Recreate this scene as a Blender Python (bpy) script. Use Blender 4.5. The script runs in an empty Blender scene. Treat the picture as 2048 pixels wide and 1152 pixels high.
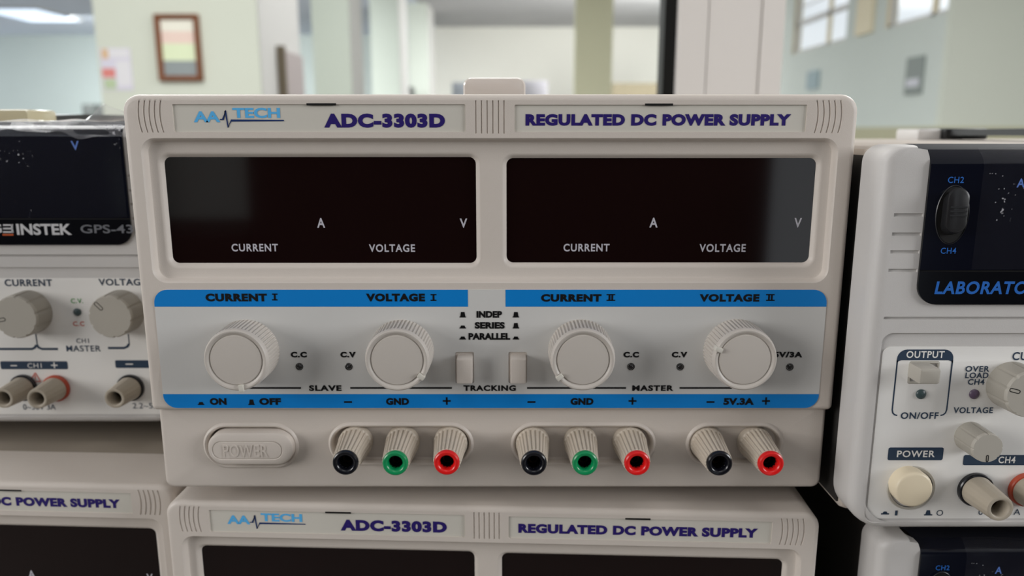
import bpy, bmesh, math
from math import sin, cos, pi, radians, atan, atan2, hypot
from mathutils import Vector, Matrix
from mathutils.geometry import delaunay_2d_cdt

SC = bpy.context.scene
COL = SC.collection

# ------------------------------------------------------------------ camera, world, lights, exposure
F = 1538.0                      # focal length in pixels of the 2048 px wide frame
TH = radians(11.54)             # the camera looks down a little
CT, ST = cos(TH), sin(TH)
D = 0.28                        # distance from the lens to the front of the upper supply
E = 1.10                        # eye height above the floor
cd = bpy.data.cameras.new('camera'); cam = bpy.data.objects.new('camera', cd); COL.objects.link(cam)
cam.location = (0, -D, E); cam.rotation_euler = (pi/2-TH, 0, 0)
cd.sensor_width = 36; cd.lens = F/2048*36; cd.clip_start = 0.01; cd.clip_end = 200
cd.dof.use_dof = True; cd.dof.focus_distance = 0.268; cd.dof.aperture_fstop = 9.6
SC.camera = cam
SC.view_settings.view_transform = 'Standard'; SC.view_settings.look = 'None'
SC.view_settings.exposure = 0.0; SC.view_settings.gamma = 1.0; SC.view_settings.use_curve_mapping = False

w = bpy.data.worlds.new('sky'); SC.world = w; w.use_nodes = True
wb = w.node_tree.nodes['Background']; wb.inputs[0].default_value = (0.88, 0.95, 1.0, 1); wb.inputs[1].default_value = 0.95

def area(name, loc, target, sx, sy, power, col):
    l = bpy.data.lights.new(name, 'AREA'); l.shape = 'RECTANGLE'; l.size = sx; l.size_y = sy; l.energy = power; l.color = col
    o = bpy.data.objects.new(name, l); COL.objects.link(o); o.location = loc
    o.rotation_euler = (Vector(target)-Vector(loc)).to_track_quat('-Z', 'Y').to_euler(); return o
area('window_and_fill_light', (-3.4, -1.6, 1.9), (0, 0, 1.05), 2.0, 1.4, 74, (1.0, 0.975, 0.95))
area('window_and_fill_light', (3.6, -1.2, 2.0), (0, 0, 1.05), 1.6, 1.4, 84, (0.97, 0.98, 1.0))
area('ceiling_and_fill_light', (0.1, -0.9, 2.90), (0.1, -0.9, 0), 1.2, 0.6, 5, (1.0, 0.98, 0.97))
area('ceiling_and_fill_light', (0.0, 4.5, 2.90), (0.0, 4.5, 0), 1.6, 2.0, 48, (1.0, 1.0, 0.98))
area('ceiling_and_fill_light', (0.4, 10.5, 2.90), (0.4, 10.5, 0), 1.6, 2.5, 70, (1.0, 1.0, 1.0))
area('ceiling_and_fill_light', (-4.5, 7.0, 2.90), (-4.5, 7.0, 0), 3.0, 3.0, 600, (0.95, 1.0, 1.0))

area('ceiling_and_fill_light', (-6.5, 13.0, 2.90), (-6.5, 14.5, 0), 3.0, 2.0, 350, (0.95, 1.0, 1.0))
area('ceiling_and_fill_light', (2.4, 1.8, 2.90), (2.4, 1.8, 0), 1.4, 1.4, 105, (1.0, 1.0, 0.98))  # added fill to brighten the alcove wall; no lamp known here
area('window_and_fill_light', (2.7, 9.3, 1.75), (0.6, 14.6, 2.0), 1.2, 1.5, 250, (1.0, 1.0, 0.98))  # added fill aimed at the end wall; the window here is invented
area('ceiling_and_fill_light', (-1.6, 1.4, 2.90), (-1.6, 1.4, 0), 1.6, 1.6, 62, (1.0, 1.0, 0.98))  # added fill for the nearest pillar's front and the post

def ray(u, v):
    t = (576-v)/F; y = CT+t*ST
    return (u-1024)/F/y, (-ST+t*CT)/y
def at(u, v, d):                # the point a pixel shows at distance d in front of the lens
    a, b = ray(u, v); return Vector((a*d, d-D, E+b*d))

# ------------------------------------------------------------------ materials
def lin(c): return tuple((x/255/12.92 if x <= 10 else ((x/255+0.055)/1.055)**2.4) for x in c)
def mat(name, rgb, rough=0.5, spec=0.5, metal=0.0, noise=0.0, nscale=40, bump=0.0, bscale=400, coat=0.0, emit=None, linear=False):
    m = bpy.data.materials.new(name); m.use_nodes = True; nt = m.node_tree; b = nt.nodes['Principled BSDF']
    c = rgb if linear else lin(rgb)
    b.inputs['Base Color'].default_value = (*c, 1); b.inputs['Roughness'].default_value = rough
    b.inputs['Specular IOR Level'].default_value = spec; b.inputs['Metallic'].default_value = metal
    b.inputs['Coat Weight'].default_value = coat
    if noise or bump:
        tc = nt.nodes.new('ShaderNodeTexCoord')
    if noise:
        n = nt.nodes.new('ShaderNodeTexNoise'); n.inputs['Scale'].default_value = nscale; n.inputs['Detail'].default_value = 3
        nt.links.new(tc.outputs['Object'], n.inputs['Vector'])
        mx = nt.nodes.new('ShaderNodeMix'); mx.data_type = 'RGBA'
        mx.inputs[6].default_value = (*[x*(1-noise) for x in c], 1); mx.inputs[7].default_value = (*[min(1, x*(1+noise)) for x in c], 1)
        nt.links.new(n.outputs['Fac'], mx.inputs[0]); nt.links.new(mx.outputs[2], b.inputs['Base Color'])
    if bump:
        n2 = nt.nodes.new('ShaderNodeTexNoise'); n2.inputs['Scale'].default_value = bscale; n2.inputs['Detail'].default_value = 2
        nt.links.new(tc.outputs['Object'], n2.inputs['Vector'])
        bp = nt.nodes.new('ShaderNodeBump'); bp.inputs['Strength'].default_value = bump; bp.inputs['Distance'].default_value = 0.0004
        nt.links.new(n2.outputs['Fac'], bp.inputs['Height']); nt.links.new(bp.outputs[0], b.inputs['Normal'])
    if emit:
        b.inputs['Emission Color'].default_value = (*lin(emit[0]), 1); b.inputs['Emission Strength'].default_value = emit[1]
    return m
M = {}
M['beige'] = mat('beige_plastic', (207, 198, 189), 0.42, 0.4, noise=0.02, nscale=12, bump=0.12, bscale=2500)
M['knob'] = mat('cream_knob_plastic', (194, 187, 179), 0.4, 0.4)
M['case'] = mat('beige_painted_steel', (160, 150, 137), 0.5, 0.4, noise=0.03, nscale=15)
M['plate'] = mat('white_name_strip', (206, 202, 192), 0.35, 0.4)
M['panel'] = mat('pale_grey_overlay', (206, 205, 202), 0.38, 0.4)
M['blue'] = mat('blue_print', (4, 126, 205), 0.4, 0.35)
M['black'] = mat('black_print', (12, 12, 14), 0.45, 0.3)
M['dark'] = mat('dark_recess', (16, 15, 14), 0.6, 0.3)
M['navy'] = mat('navy_print', (40, 26, 104), 0.45, 0.3)
M['sky'] = mat('light_blue_print', (88, 178, 234), 0.45, 0.3)
M['pulse'] = mat('dark_blue_print', (20, 48, 100), 0.45, 0.3)
M['screen'] = mat('dark_red_display_lens', (20, 8, 8), 0.06, 0.5)
M['legend'] = mat('light_grey_print', (190, 188, 196), 0.5, 0.3)
M['led'] = mat('dark_led', (22, 20, 22), 0.2, 0.5)
M['tip_black'] = mat('black_terminal_plastic', (14, 15, 22), 0.22, 0.5)
M['tip_green'] = mat('green_terminal_plastic', (14, 140, 84), 0.25, 0.5)
M['tip_red'] = mat('red_terminal_plastic', (222, 26, 26), 0.25, 0.5)
M['terminal'] = mat('taupe_terminal_plastic', (196, 185, 170), 0.42, 0.4)
M['brass'] = mat('dark_brass', (62, 46, 28), 0.45, 0.5, metal=1.0)
M['rubber'] = mat('black_rubber', (24, 24, 24), 0.7, 0.3)
# the laboratory supplies
M['gbeige'] = mat('grey_beige_plastic', (203, 200, 197), 0.45, 0.4, noise=0.02, nscale=12, bump=0.1, bscale=2500)
M['gcase'] = mat('light_painted_steel', (188, 178, 168), 0.5, 0.4, noise=0.03, nscale=15)
M['gside_shade'] = mat('shade_darkened_vented_steel', (48, 46, 44), 0.6, 0.3)  # side panels coloured dark for the blocked light in the narrow gap
M['gpanel'] = mat('white_control_overlay', (236, 234, 230), 0.4, 0.4)
M['gdark'] = mat('dark_blue_display', (9, 12, 24), 0.09, 0.5)
M['gmatt'] = mat('dark_blue_matt_edge', (14, 16, 24), 0.6, 0.15)
M['gband'] = mat('black_name_band', (8, 10, 15), 0.12, 0.5)
M['slate'] = mat('slate_print', (48, 64, 84), 0.45, 0.3)
M['gblue'] = mat('blue_lettering', (38, 104, 190), 0.4, 0.3)
M['gvblue'] = mat('periwinkle_lettering', (96, 130, 205), 0.4, 0.3)
M['gwhite'] = mat('silver_lettering', (205, 205, 208), 0.4, 0.3)
M['ggrey'] = mat('grey_lettering', (112, 114, 120), 0.4, 0.3)
M['gorange'] = mat('orange_print', (200, 92, 44), 0.45, 0.3)
M['gred'] = mat('red_print', (210, 92, 70), 0.45, 0.3)
M['ggreen'] = mat('green_print', (96, 164, 96), 0.45, 0.3)
M['gknob'] = mat('grey_knob_plastic', (160, 155, 145), 0.42, 0.4)
M['gknobf'] = mat('light_grey_knob_face', (178, 173, 163), 0.42, 0.4)
M['gpost'] = mat('taupe_post_plastic', (172, 162, 146), 0.42, 0.4)
M['gring_red'] = mat('brick_red_ring', (176, 72, 48), 0.4, 0.4)
M['gled_g'] = mat('dark_green_led', (62, 78, 80), 0.3, 0.5)
M['gled_p'] = mat('dark_purple_led', (86, 70, 90), 0.3, 0.5)
M['cream'] = mat('cream_button_plastic', (228, 214, 186), 0.38, 0.4)
M['switch_black'] = mat('black_switch_plastic', (34, 34, 36), 0.32, 0.5)
M['strap'] = mat('black_handle_vinyl', (30, 30, 30), 0.45, 0.4)
M['olive'] = mat('olive_beige_plastic', (176, 168, 140), 0.25, 0.5)
M['chrome'] = mat('chrome', (230, 226, 215), 0.15, 0.5, metal=1.0)

def film_mat(name, base, amount, speck, ior=1.4, rough=0.12):
    m = bpy.data.materials.new(name); m.use_nodes = True; nt = m.node_tree; nt.nodes.clear()
    out = nt.nodes.new('ShaderNodeOutputMaterial'); tr = nt.nodes.new('ShaderNodeBsdfTransparent')
    gl = nt.nodes.new('ShaderNodeBsdfGlossy'); gl.inputs['Roughness'].default_value = rough
    df = nt.nodes.new('ShaderNodeBsdfDiffuse'); df.inputs[0].default_value = (*lin((205, 205, 210)), 1)
    lw = nt.nodes.new('ShaderNodeFresnel'); geo = nt.nodes.new('ShaderNodeNewGeometry'); ma = nt.nodes.new('ShaderNodeMath'); ma.operation = 'MULTIPLY_ADD'
    ma.inputs[1].default_value = 1/ior-ior; ma.inputs[2].default_value = ior; nt.links.new(geo.outputs['Backfacing'], ma.inputs[0]); nt.links.new(ma.outputs[0], lw.inputs[0])
    m1 = nt.nodes.new('ShaderNodeMixShader'); nt.links.new(lw.outputs[0], m1.inputs[0]); nt.links.new(tr.outputs[0], m1.inputs[1]); nt.links.new(gl.outputs[0], m1.inputs[2])
    m2 = nt.nodes.new('ShaderNodeMixShader'); m2.inputs[0].default_value = amount
    nt.links.new(m1.outputs[0], m2.inputs[1]); nt.links.new(df.outputs[0], m2.inputs[2])
    last = m2
    if speck:
        tc = nt.nodes.new('ShaderNodeTexCoord'); n = nt.nodes.new('ShaderNodeTexNoise'); n.inputs['Scale'].default_value = 620; n.inputs['Detail'].default_value = 2
        n2 = nt.nodes.new('ShaderNodeTexNoise'); n2.inputs['Scale'].default_value = 38
        for q in (n, n2): nt.links.new(tc.outputs['Object'], q.inputs['Vector'])
        mu = nt.nodes.new('ShaderNodeMath'); mu.operation = 'MULTIPLY'; nt.links.new(n.outputs['Fac'], mu.inputs[0]); nt.links.new(n2.outputs['Fac'], mu.inputs[1])
        rp = nt.nodes.new('ShaderNodeMapRange'); rp.inputs[1].default_value = speck; rp.inputs[2].default_value = speck+0.04; rp.inputs[3].default_value = 0; rp.inputs[4].default_value = 0.6
        nt.links.new(mu.outputs[0], rp.inputs[0])
        m3 = nt.nodes.new('ShaderNodeMixShader'); nt.links.new(rp.outputs[0], m3.inputs[0]); nt.links.new(m2.outputs[0], m3.inputs[1]); nt.links.new(df.outputs[0], m3.inputs[2]); last = m3
    nt.links.new(last.outputs[0], out.inputs[0]); return m
M['film'] = film_mat('clear_protective_film', 0, 0.006, 0.375)
M['wrap'] = film_mat('crumpled_clear_plastic', 0, 0.09, 0, 1.13, 0.25)

# ------------------------------------------------------------------ mesh builder
_txt = {}
def glyphs(s, bold, space, shear):
    k = (s, bold, space, shear)
    if k in _txt: return _txt[k]
    c = bpy.data.curves.new('lettering', 'FONT'); c.body = s; c.size = 1; c.offset = bold; c.space_character = space; c.shear = shear
    c.resolution_u = 4; c.fill_mode = 'FRONT'
    o = bpy.data.objects.new('lettering', c); COL.objects.link(o)
    dg = bpy.context.evaluated_depsgraph_get(); me = bpy.data.meshes.new_from_object(o.evaluated_get(dg))
    vs = [(v.co.x, v.co.y) for v in me.vertices]; fs = [tuple(p.vertices) for p in me.polygons]
    bpy.data.objects.remove(o); bpy.data.curves.remove(c); bpy.data.meshes.remove(me)
    x0 = min(v[0] for v in vs); x1 = max(v[0] for v in vs); y0 = min(v[1] for v in vs); y1 = max(v[1] for v in vs)
    vs = [((x-x0)/(x1-x0), (y-y0)/(y1-y0)) for x, y in vs]
    _txt[k] = (vs, fs); return _txt[k]

def inside(p, poly):
    r = False; n = len(poly); j = n-1
    for i in range(n):
        a, b = poly[i], poly[j]
        if (a[1] > p[1]) != (b[1] > p[1]) and p[0] < (b[0]-a[0])*(p[1]-a[1])/(b[1]-a[1])+a[0]: r = not r
        j = i
    return r

def rr(x0, x1, z0, z1, r, n=6):     # rounded rectangle; r is one radius or (bottom left, bottom right, top right, top left)
    r = (r,)*4 if not isinstance(r, tuple) else r
    pts = []
    for (cx, cz, a0, q) in ((x0+r[0], z0+r[0], pi, r[0]), (x1-r[1], z0+r[1], 1.5*pi, r[1]), (x1-r[2], z1-r[2], 0, r[2]), (x0+r[3], z1-r[3], .5*pi, r[3])):
        for i in range(n+1):
            a = a0+i/n*pi/2; pts.append((cx+q*cos(a), cz+q*sin(a)))
    return pts
def rri(b, i, r, n=6):              # the same, inset by i
    r = tuple(max(q-i, 0.0002) for q in ((r,)*4 if not isinstance(r, tuple) else r))
    return rr(b[0]+i, b[1]-i, b[2]+i, b[3]-i, r, n)
def ell(cx, cz, rx, rz, n=40): return [(cx+rx*cos(2*pi*i/n), cz+rz*sin(2*pi*i/n)) for i in range(n)]

class MB:
    def __init__(s): s.v = []; s.f = []; s.m = []; s.s = []; s.mats = []
    def mi(s, k):
        if k not in s.mats: s.mats.append(k)
        return s.mats.index(k)
    def add(s, vs, fs, k, smooth=False):
        b = len(s.v); s.v += [tuple(v) for v in vs]; i = s.mi(k)
        for f in fs: s.f.append(tuple(b+q for q in f)); s.m.append(i); s.s.append(smooth)
    def loft(s, loops, k, smooth=True, closed=True):     # loops: [(points in x,z ; y)]
        n = len(loops[0][0]); vs = []; fs = []
        for p, y in loops: vs += [(a, y, c) for a, c in p]
        for j in range(len(loops)-1):
            for i in range(n if closed else n-1):
                q = (i+1) % n; fs.append((j*n+i, j*n+q, (j+1)*n+q, (j+1)*n+i))
        s.add(vs, fs, k, smooth)
    def cap(s, p, y, k): s.add([(a, y, c) for a, c in p], [tuple(range(len(p)))], k)
    def fill(s, outer, holes, y, k):
        S = 1000.0; pts = []; ed = []
        for lp in [outer]+holes:
            b = len(pts); pts += [Vector((a*S, c*S)) for a, c in lp]; ed += [(b+i, b+(i+1) % len(lp)) for i in range(len(lp))]
        vo, eo, fo = delaunay_2d_cdt(pts, ed, [], 1, 1e-6)[:3]
        fs = []
        for f in fo:
            cx = sum(vo[i].x for i in f)/len(f)/S; cz = sum(vo[i].y for i in f)/len(f)/S
            if not any(inside((cx, cz), h) for h in holes): fs.append(tuple(f))
        s.add([(v.x/S, y, v.y/S) for v in vo], fs, k)
    def box(s, x0, x1, y0, y1, z0, z1, k, bev=0.0):
        if bev:
            b = (x0, x1, z0, z1); q = bev*.3
            L = [(rri(b, bev, bev, 2), y0), (rri(b, q, bev, 2), y0+q), (rri(b, 0, bev, 2), y0+bev), (rri(b, 0, bev, 2), y1-bev), (rri(b, q, bev, 2), y1-q), (rri(b, bev, bev, 2), y1)]
            s.loft(L, k); s.cap(L[0][0], y0, k); s.cap(L[-1][0], y1, k); return
        vs = [(x, y, z) for x in (x0, x1) for y in (y0, y1) for z in (z0, z1)]
        s.add(vs, [(0, 1, 3, 2), (4, 6, 7, 5), (0, 4, 5, 1), (2, 3, 7, 6), (0, 2, 6, 4), (1, 5, 7, 3)], k)
    def rev(s, prof, cx, cz, k, n=48, ridge=None, capf=False, capb=False, a0=0.0):
        # profile [(radius, y)] turned about the axis through (cx, cz); ridge = (count, depth, first ring, last ring)
        if ridge: n = ridge[0]*4
        loops = []
        for j, (r, y) in enumerate(prof):
            p = []
            for i in range(n):
                q = r
                if ridge and ridge[2] <= j <= ridge[3] and i % 4 in (0, 1): q = r-ridge[1]
                a = a0+2*pi*i/n; p.append((cx+q*cos(a), cz+q*sin(a)))
            loops.append((p, y))
        s.loft(loops, k, smooth=True)
        if capf: s.cap(loops[-1][0], prof[-1][1], k)
        if capb: s.cap(loops[0][0], prof[0][1], k)
    def flat(s, p, y, k): s.add([(a, y, c) for a, c in p], [tuple(range(len(p)))], k)
    def rect(s, x0, x1, z0, z1, y, k): s.flat([(x0, z0), (x1, z0), (x1, z1), (x0, z1)], y, k)
    def text(s, t, x0, x1, z0, z1, y, k, bold=0.03, space=1.08, shear=0.0):
        vs, fs = glyphs(t, bold, space, shear)
        s.add([(x0+a*(x1-x0), y, z0+c*(z1-z0)) for a, c in vs], fs, k)
    def line(s, pts, wd, y, k):         # flat polyline of a given width
        n = len(pts); L = []; R = []
        for i in range(n):
            a = pts[max(i-1, 0)]; b = pts[min(i+1, n-1)]; d = Vector((b[0]-a[0], b[1]-a[1])).normalized()
            q = wd/2
            if 0 < i < n-1:
                e = Vector((pts[i][0]-a[0], pts[i][1]-a[1])).normalized(); q = wd/2/max(.35, abs(e.dot(d)))
            nx, nz = -d.y*q, d.x*q; L.append((pts[i][0]+nx, y, pts[i][1]+nz)); R.append((pts[i][0]-nx, y, pts[i][1]-nz))
        s.add(L+R, [(i, i+1, n+i+1, n+i) for i in range(n-1)], k)
    def build(s, name, parent=None, sharp=35, loc=None):
        me = bpy.data.meshes.new(name); me.from_pydata(s.v, [], s.f)
        for k in s.mats: me.materials.append(M[k])
        me.polygons.foreach_set('material_index', s.m); me.polygons.foreach_set('use_smooth', s.s); me.update()
        bm = bmesh.new(); bm.from_mesh(me); bmesh.ops.remove_doubles(bm, verts=bm.verts, dist=2e-6); bmesh.ops.recalc_face_normals(bm, faces=bm.faces)
        bm.to_mesh(me); bm.free(); me.set_sharp_from_angle(angle=radians(sharp))
        o = bpy.data.objects.new(name, me); COL.objects.link(o)
        if parent: o.parent = parent
        if loc: o.location = loc
        return o

def tag(o, label=None, cat=None, group=None, kind=None):
    if label: o['label'] = label
    if cat: o['category'] = cat
    if group: o['group'] = group
    if kind: o['kind'] = kind
    return o
def thing(name, loc, rz=0.0):
    o = bpy.data.objects.new(name, None); COL.objects.link(o); o.location = loc; o.rotation_euler = (0, 0, rz); o.empty_display_size = 0.02; return o
def dup(root, loc, rz, skip=()):
    kids = {}
    for o in COL.objects: kids.setdefault(o.parent, []).append(o)
    r = root.copy(); COL.objects.link(r); r.location = loc; r.rotation_euler = (0, 0, rz)
    for ch in kids.get(root, []):
        if ch.name.split('.')[0] in skip: continue
        c = ch.copy(); COL.objects.link(c); c.parent = r
        for g in kids.get(ch, []):
            d = g.copy(); COL.objects.link(d); d.parent = c
    return r

# ------------------------------------------------------------------ the room behind (structure)
M['wall_green'] = mat('pale_green_wall', (211, 217, 207), 0.85, 0.2, noise=0.015, nscale=3)
M['wall_yellow'] = mat('pale_yellow_green_wall', (217, 221, 206), 0.85, 0.2, noise=0.015, nscale=3)
M['wall_blue'] = mat('pale_blue_green_wall', (196, 204, 200), 0.85, 0.2, noise=0.015, nscale=3)
M['wall_right'] = mat('blue_grey_wall', (206, 213, 208), 0.85, 0.2, noise=0.015, nscale=3)
M['wall_alcove'] = mat('pale_sage_wall', (210, 214, 203), 0.85, 0.2, noise=0.015, nscale=3)
M['wall_cream'] = mat('cream_wall', (226, 225, 217), 0.85, 0.2, noise=0.015, nscale=3)
M['column_green'] = mat('sage_column_paint', (210, 208, 180), 0.85, 0.2, noise=0.02, nscale=3)
M['ceil_blue'] = mat('blue_grey_ceiling', (216, 222, 234), 0.9, 0.1)
M['ceil_shade_grey'] = mat('shaded_grey_ceiling', (186, 186, 188), 0.9, 0.1, noise=0.12, nscale=1.2)  # missing light over the aisle is put into this grey
M['white_paint'] = mat('white_paint', (208, 207, 205), 0.7, 0.2)
M['floor'] = mat('grey_floor_tiles', (98, 94, 90), 0.4, 0.4, noise=0.05, nscale=4)
M['alu'] = mat('white_coated_aluminium', (224, 219, 214), 0.4, 0.4)
M['gasket'] = mat('black_gasket', (14, 14, 13), 0.55, 0.3)
M['dado'] = mat('olive_dado_paint', (184, 181, 154), 0.8, 0.2)
M['reflect_block_dark'] = mat('dark_brown_reflection_block', (46, 26, 20), 0.6, 0.2, noise=0.2, nscale=6)
M['reflect_panel_dark'] = mat('dark_reflection_panel', (52, 48, 52), 0.9, 0.1)
M['tan'] = mat('tan_partition_paint', (108, 101, 84), 0.8, 0.2)
M['wood'] = mat('brown_wood', (124, 76, 48), 0.5, 0.3, noise=0.15, nscale=20)
M['glass'] = film_mat('window_glass', 0, 0.0, 0)
M['cream_jamb'] = mat('cream_window_paint', (232, 222, 196), 0.7, 0.2)

def slab(name, x0, x1, y0, y1, z0, z1, k, kind='structure', bev=0.0):
    b = MB(); b.box(x0, x1, y0, y1, z0, z1, k, bev); o = b.build(name)
    if kind: tag(o, kind=kind)
    return o
H = E+1.87
yd = lambda d: d-D
slab('floor', -11, 5.5, -3.6, 16.4, -0.08, 0, 'floor')
slab('ceiling_aisle', -1.4, 3.09, -3.6, 16.4, H, H+0.1, 'ceil_shade_grey')
slab('ceiling_alcove', 3.09, 5.4, -3.6, 5.5, H, H+0.1, 'ceil_shade_grey')
slab('ceiling_left', -11, -1.4, -3.6, 16.4, H, H+0.1, 'ceil_blue')
slab('wall_far', -11, -1.0, yd(16), yd(16.2), 0, H, 'wall_blue')
slab('wall_end', -1.5, 3.3, yd(14.8), yd(15.0), 0, H, 'wall_cream')
slab('wall_near', 5.4, 5.5, -3.6, 5.6, 0, H, 'wall_green')
slab('unseen_reflection_panel_left', -5.0, -1.75, -3.3, -3.1, 0, H, 'reflect_panel_dark')  # added unseen dark panel, keeps the left laboratory display's reflection dark
slab('unseen_reflection_panel_right', 1.78, 5.4, -3.3, -3.1, 0, H, 'reflect_panel_dark')  # added unseen dark panel, keeps the right laboratory displays' reflections dark
slab('wall_rear', -5.0, .95, -3.5, -3.3, 0, H, 'wall_blue')
slab('unseen_reflection_block', -1.04, 1.02, -3.3, -2.75, 0, 2.2, 'reflect_block_dark')  # added unseen block, darkens mid display reflections in place of a person
slab('unseen_low_reflection_block', -1.75, -1.05, -3.3, -2.7, 0, .70, 'reflect_block_dark')  # added unseen low block, darkens the lower left display reflection
# row of pillars on the left
for (uL, uR, uB, d, k) in ((194, 519, 599, 4.0, 'wall_yellow'), (626, 701, 725, 6.23, 'wall_green'), (742, 798, 815, 8.9, 'wall_green'), (817, 857, 868, 12.1, 'wall_green')):
    xl, xr = at(uL, 100, d).x, at(uR, 100, d).x; d2 = xr/ray(uB, 100)[0]
    b = MB(); b.box(xl, xr, yd(d), yd(d2), 0, H, k)
    b.add([(xr+.003, yd(d)+.001, 0), (xr+.003, yd(d2), 0), (xr+.003, yd(d2), H), (xr+.003, yd(d)+.001, H)], [(0, 1, 2, 3)], 'white_paint')
    tag(b.build('pillar'), kind='structure')
xl, xr = at(1150, 100, 8).x, at(1225, 100, 8).x
slab('pillar', xl, xr, yd(8), yd(8.1), 0, H, 'column_green')
xl = at(1226, 100, 12).x
slab('wall_low', xl, 2.6, yd(12), yd(12.1), 0, at(1300, 166, 12).z, 'tan')
# right wall with clerestory windows, seen raking
XR = 3.0
def ydR(u): return yd(XR/ray(u, 90)[0])
sill = at(1690, 80, XR/ray(1690, 80)[0]).z
yc = ydR(1897)
wins = [(ydR(1888), ydR(1768), 'window_1'), (ydR(1690), ydR(1585), 'window_2')]
b = MB()
outer = [(yc+.06, 0), (yd(14.8), 0), (yd(14.8), H), (yc+.06, H)]
holes = [[(a, sill), (c, sill), (c, H-.12), (a, H-.12)] for a, c, _ in wins]
t = MB(); t.fill(outer, holes, 0, 'wall_right')
for X in (XR, XR+.09): b.add([(X, p[0], p[2]) for p in t.v], t.f, 'wall_right')
for h in holes:
    b.add([(X, p[0], p[1]) for X in (XR, XR+.09) for p in h], [(i, (i+1) % 4, 4+(i+1) % 4, 4+i) for i in range(4)], 'cream_jamb')
b.add([(X, p[0], p[1]) for X in (XR, XR+.09) for p in outer], [(i, (i+1) % 4, 4+(i+1) % 4, 4+i) for i in range(4)], 'wall_right')
tag(b.build('wall_right'), kind='structure')
for a, c, nm in wins:
    b = MB(); X = XR+.03; fw = .04
    for (p, q, r, s_) in ((a, a+fw, sill, H-.12), (c-fw, c, sill, H-.12), (a, c, sill, sill+.03), (a, c, H-.17, H-.12)): b.box(X, X+.025, p, q, r, s_, 'white_paint')
    m = a+(c-a)*(.27 if nm == 'window_1' else .36); b.box(X, X+.025, m-.03, m+.03, sill, H-.12, 'cream_jamb')
    b.box(X, X+.025, a, c, sill+.28, sill+.33, 'white_paint')
    for i in range(5): b.box(X+.008, X+.016, a, c, sill+.46+i*.14, sill+.475+i*.14, 'white_paint')
    o = tag(b.build(nm), kind='structure')
    g = MB(); g.add([(X+.0125, a, sill), (X+.0125, c, sill), (X+.0125, c, H-.12), (X+.0125, a, H-.12)], [(0, 1, 2, 3)], 'glass'); g.build('window_pane', o)
slab('window_3', XR-.03, XR, ydR(1745), ydR(1714), sill, H-.12, 'cream_jamb')
slab('wall_alcove', XR, 5.4, yc, yc+.06, 0, H, 'wall_alcove')
slab('trim_2', XR-.02, XR, yc, yd(14.8), 0, E+.03, 'dado')
slab('trim_3', XR, 5.4, yc-.02, yc, 0, E+.028, 'dado')
# aluminium post with black gasket of the glazed partition
yp = .75
xg0, x0, xs1, xs2, x1 = [at(u, 100, yp).x for u in (1332, 1357, 1415, 1521, 1566)]
b = MB(); b.box(x0, xs1-.0008, yd(yp), yd(yp)+.05, 0, H, 'alu'); b.box(xs1+.0002, xs2-.0008, yd(yp)+.001, yd(yp)+.05, 0, H, 'alu'); b.box(xs2+.0002, x1, yd(yp), yd(yp)+.05, 0, H, 'alu')
tag(b.build('trim_4'), kind='structure')
slab('trim_5', xg0, x0, yd(yp)+.012, yd(yp)+.04, 0, H, 'gasket')

# ------------------------------------------------------------------ things in the background
# ceiling lamp
p = at(66, 27, 13.1); root = thing('ceiling_lamp', (p.x, p.y, H))
b = MB(); b.box(-.45, .45, -.65, .65, -.035, 0, 'white_paint'); b.build('lamp_housing', root)
M['diffuser'] = mat('lit_diffuser', (230, 240, 255), 0.5, emit=((215, 232, 255), 1.3))
b = MB(); b.box(-.41, .41, -.61, .61, -.045, -.035, 'diffuser'); b.build('diffuser', root)
tag(root, 'lit ceiling lamp panel on the blue-grey ceiling at far left', 'ceiling lamp')
# framed picture
def rectpix(u0, u1, v0, v1, d): a = at((u0+u1)/2, v1, d); c = at((u0+u1)/2, v0, d); hw = (u1-u0)/2/F*d/(CT+(576-(v0+v1)/2)/F*ST); return a.x/1 if False else (at((u0+u1)/2, (v0+v1)/2, d).x-hw, at((u0+u1)/2, (v0+v1)/2, d).x+hw, a.z, c.z)
M['art'] = mat('picture_print', (235, 232, 215), 0.3, 0.4)
M['art_pink'] = mat('picture_print_pink', (232, 205, 190), 0.3, 0.4); M['art_green'] = mat('picture_print_green', (220, 232, 190), 0.3, 0.4); M['art_grey'] = mat('picture_print_grey', (128, 138, 138), 0.3, 0.4)
X0, X1, Z0, Z1 = rectpix(310, 398, 27, 162, 3.97); root = thing('picture_frame', ((X0+X1)/2, yd(4.0), Z0))
hw = (X1-X0)/2; hh = Z1-Z0; b = MB(); O = rr(-hw, hw, 0, hh, .004, 2); I = rr(-hw+.028, hw-.028, .028, hh-.028, .002, 2)
b.loft([(O, 0), (O, -.022), (rri((-hw, hw, 0, hh), .006, .004, 2), -.03), (rri((-hw, hw, 0, hh), .02, .004, 2), -.026), (I, -.012)], 'wood'); b.cap(O, -.001, 'wood'); b.build('frame', root)
b = MB(); q = hh-.056
for (a, c, k) in ((0, .27, 'art_grey'), (.27, .58, 'art_green'), (.58, .8, 'art_pink'), (.8, 1, 'art')): b.rect(-hw+.028, hw-.028, .028+q*a, .028+q*c, -.0115, k)
b.build('picture', root); tag(root, 'brown wooden framed picture hanging on the pale yellow-green pillar', 'picture')
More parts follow.
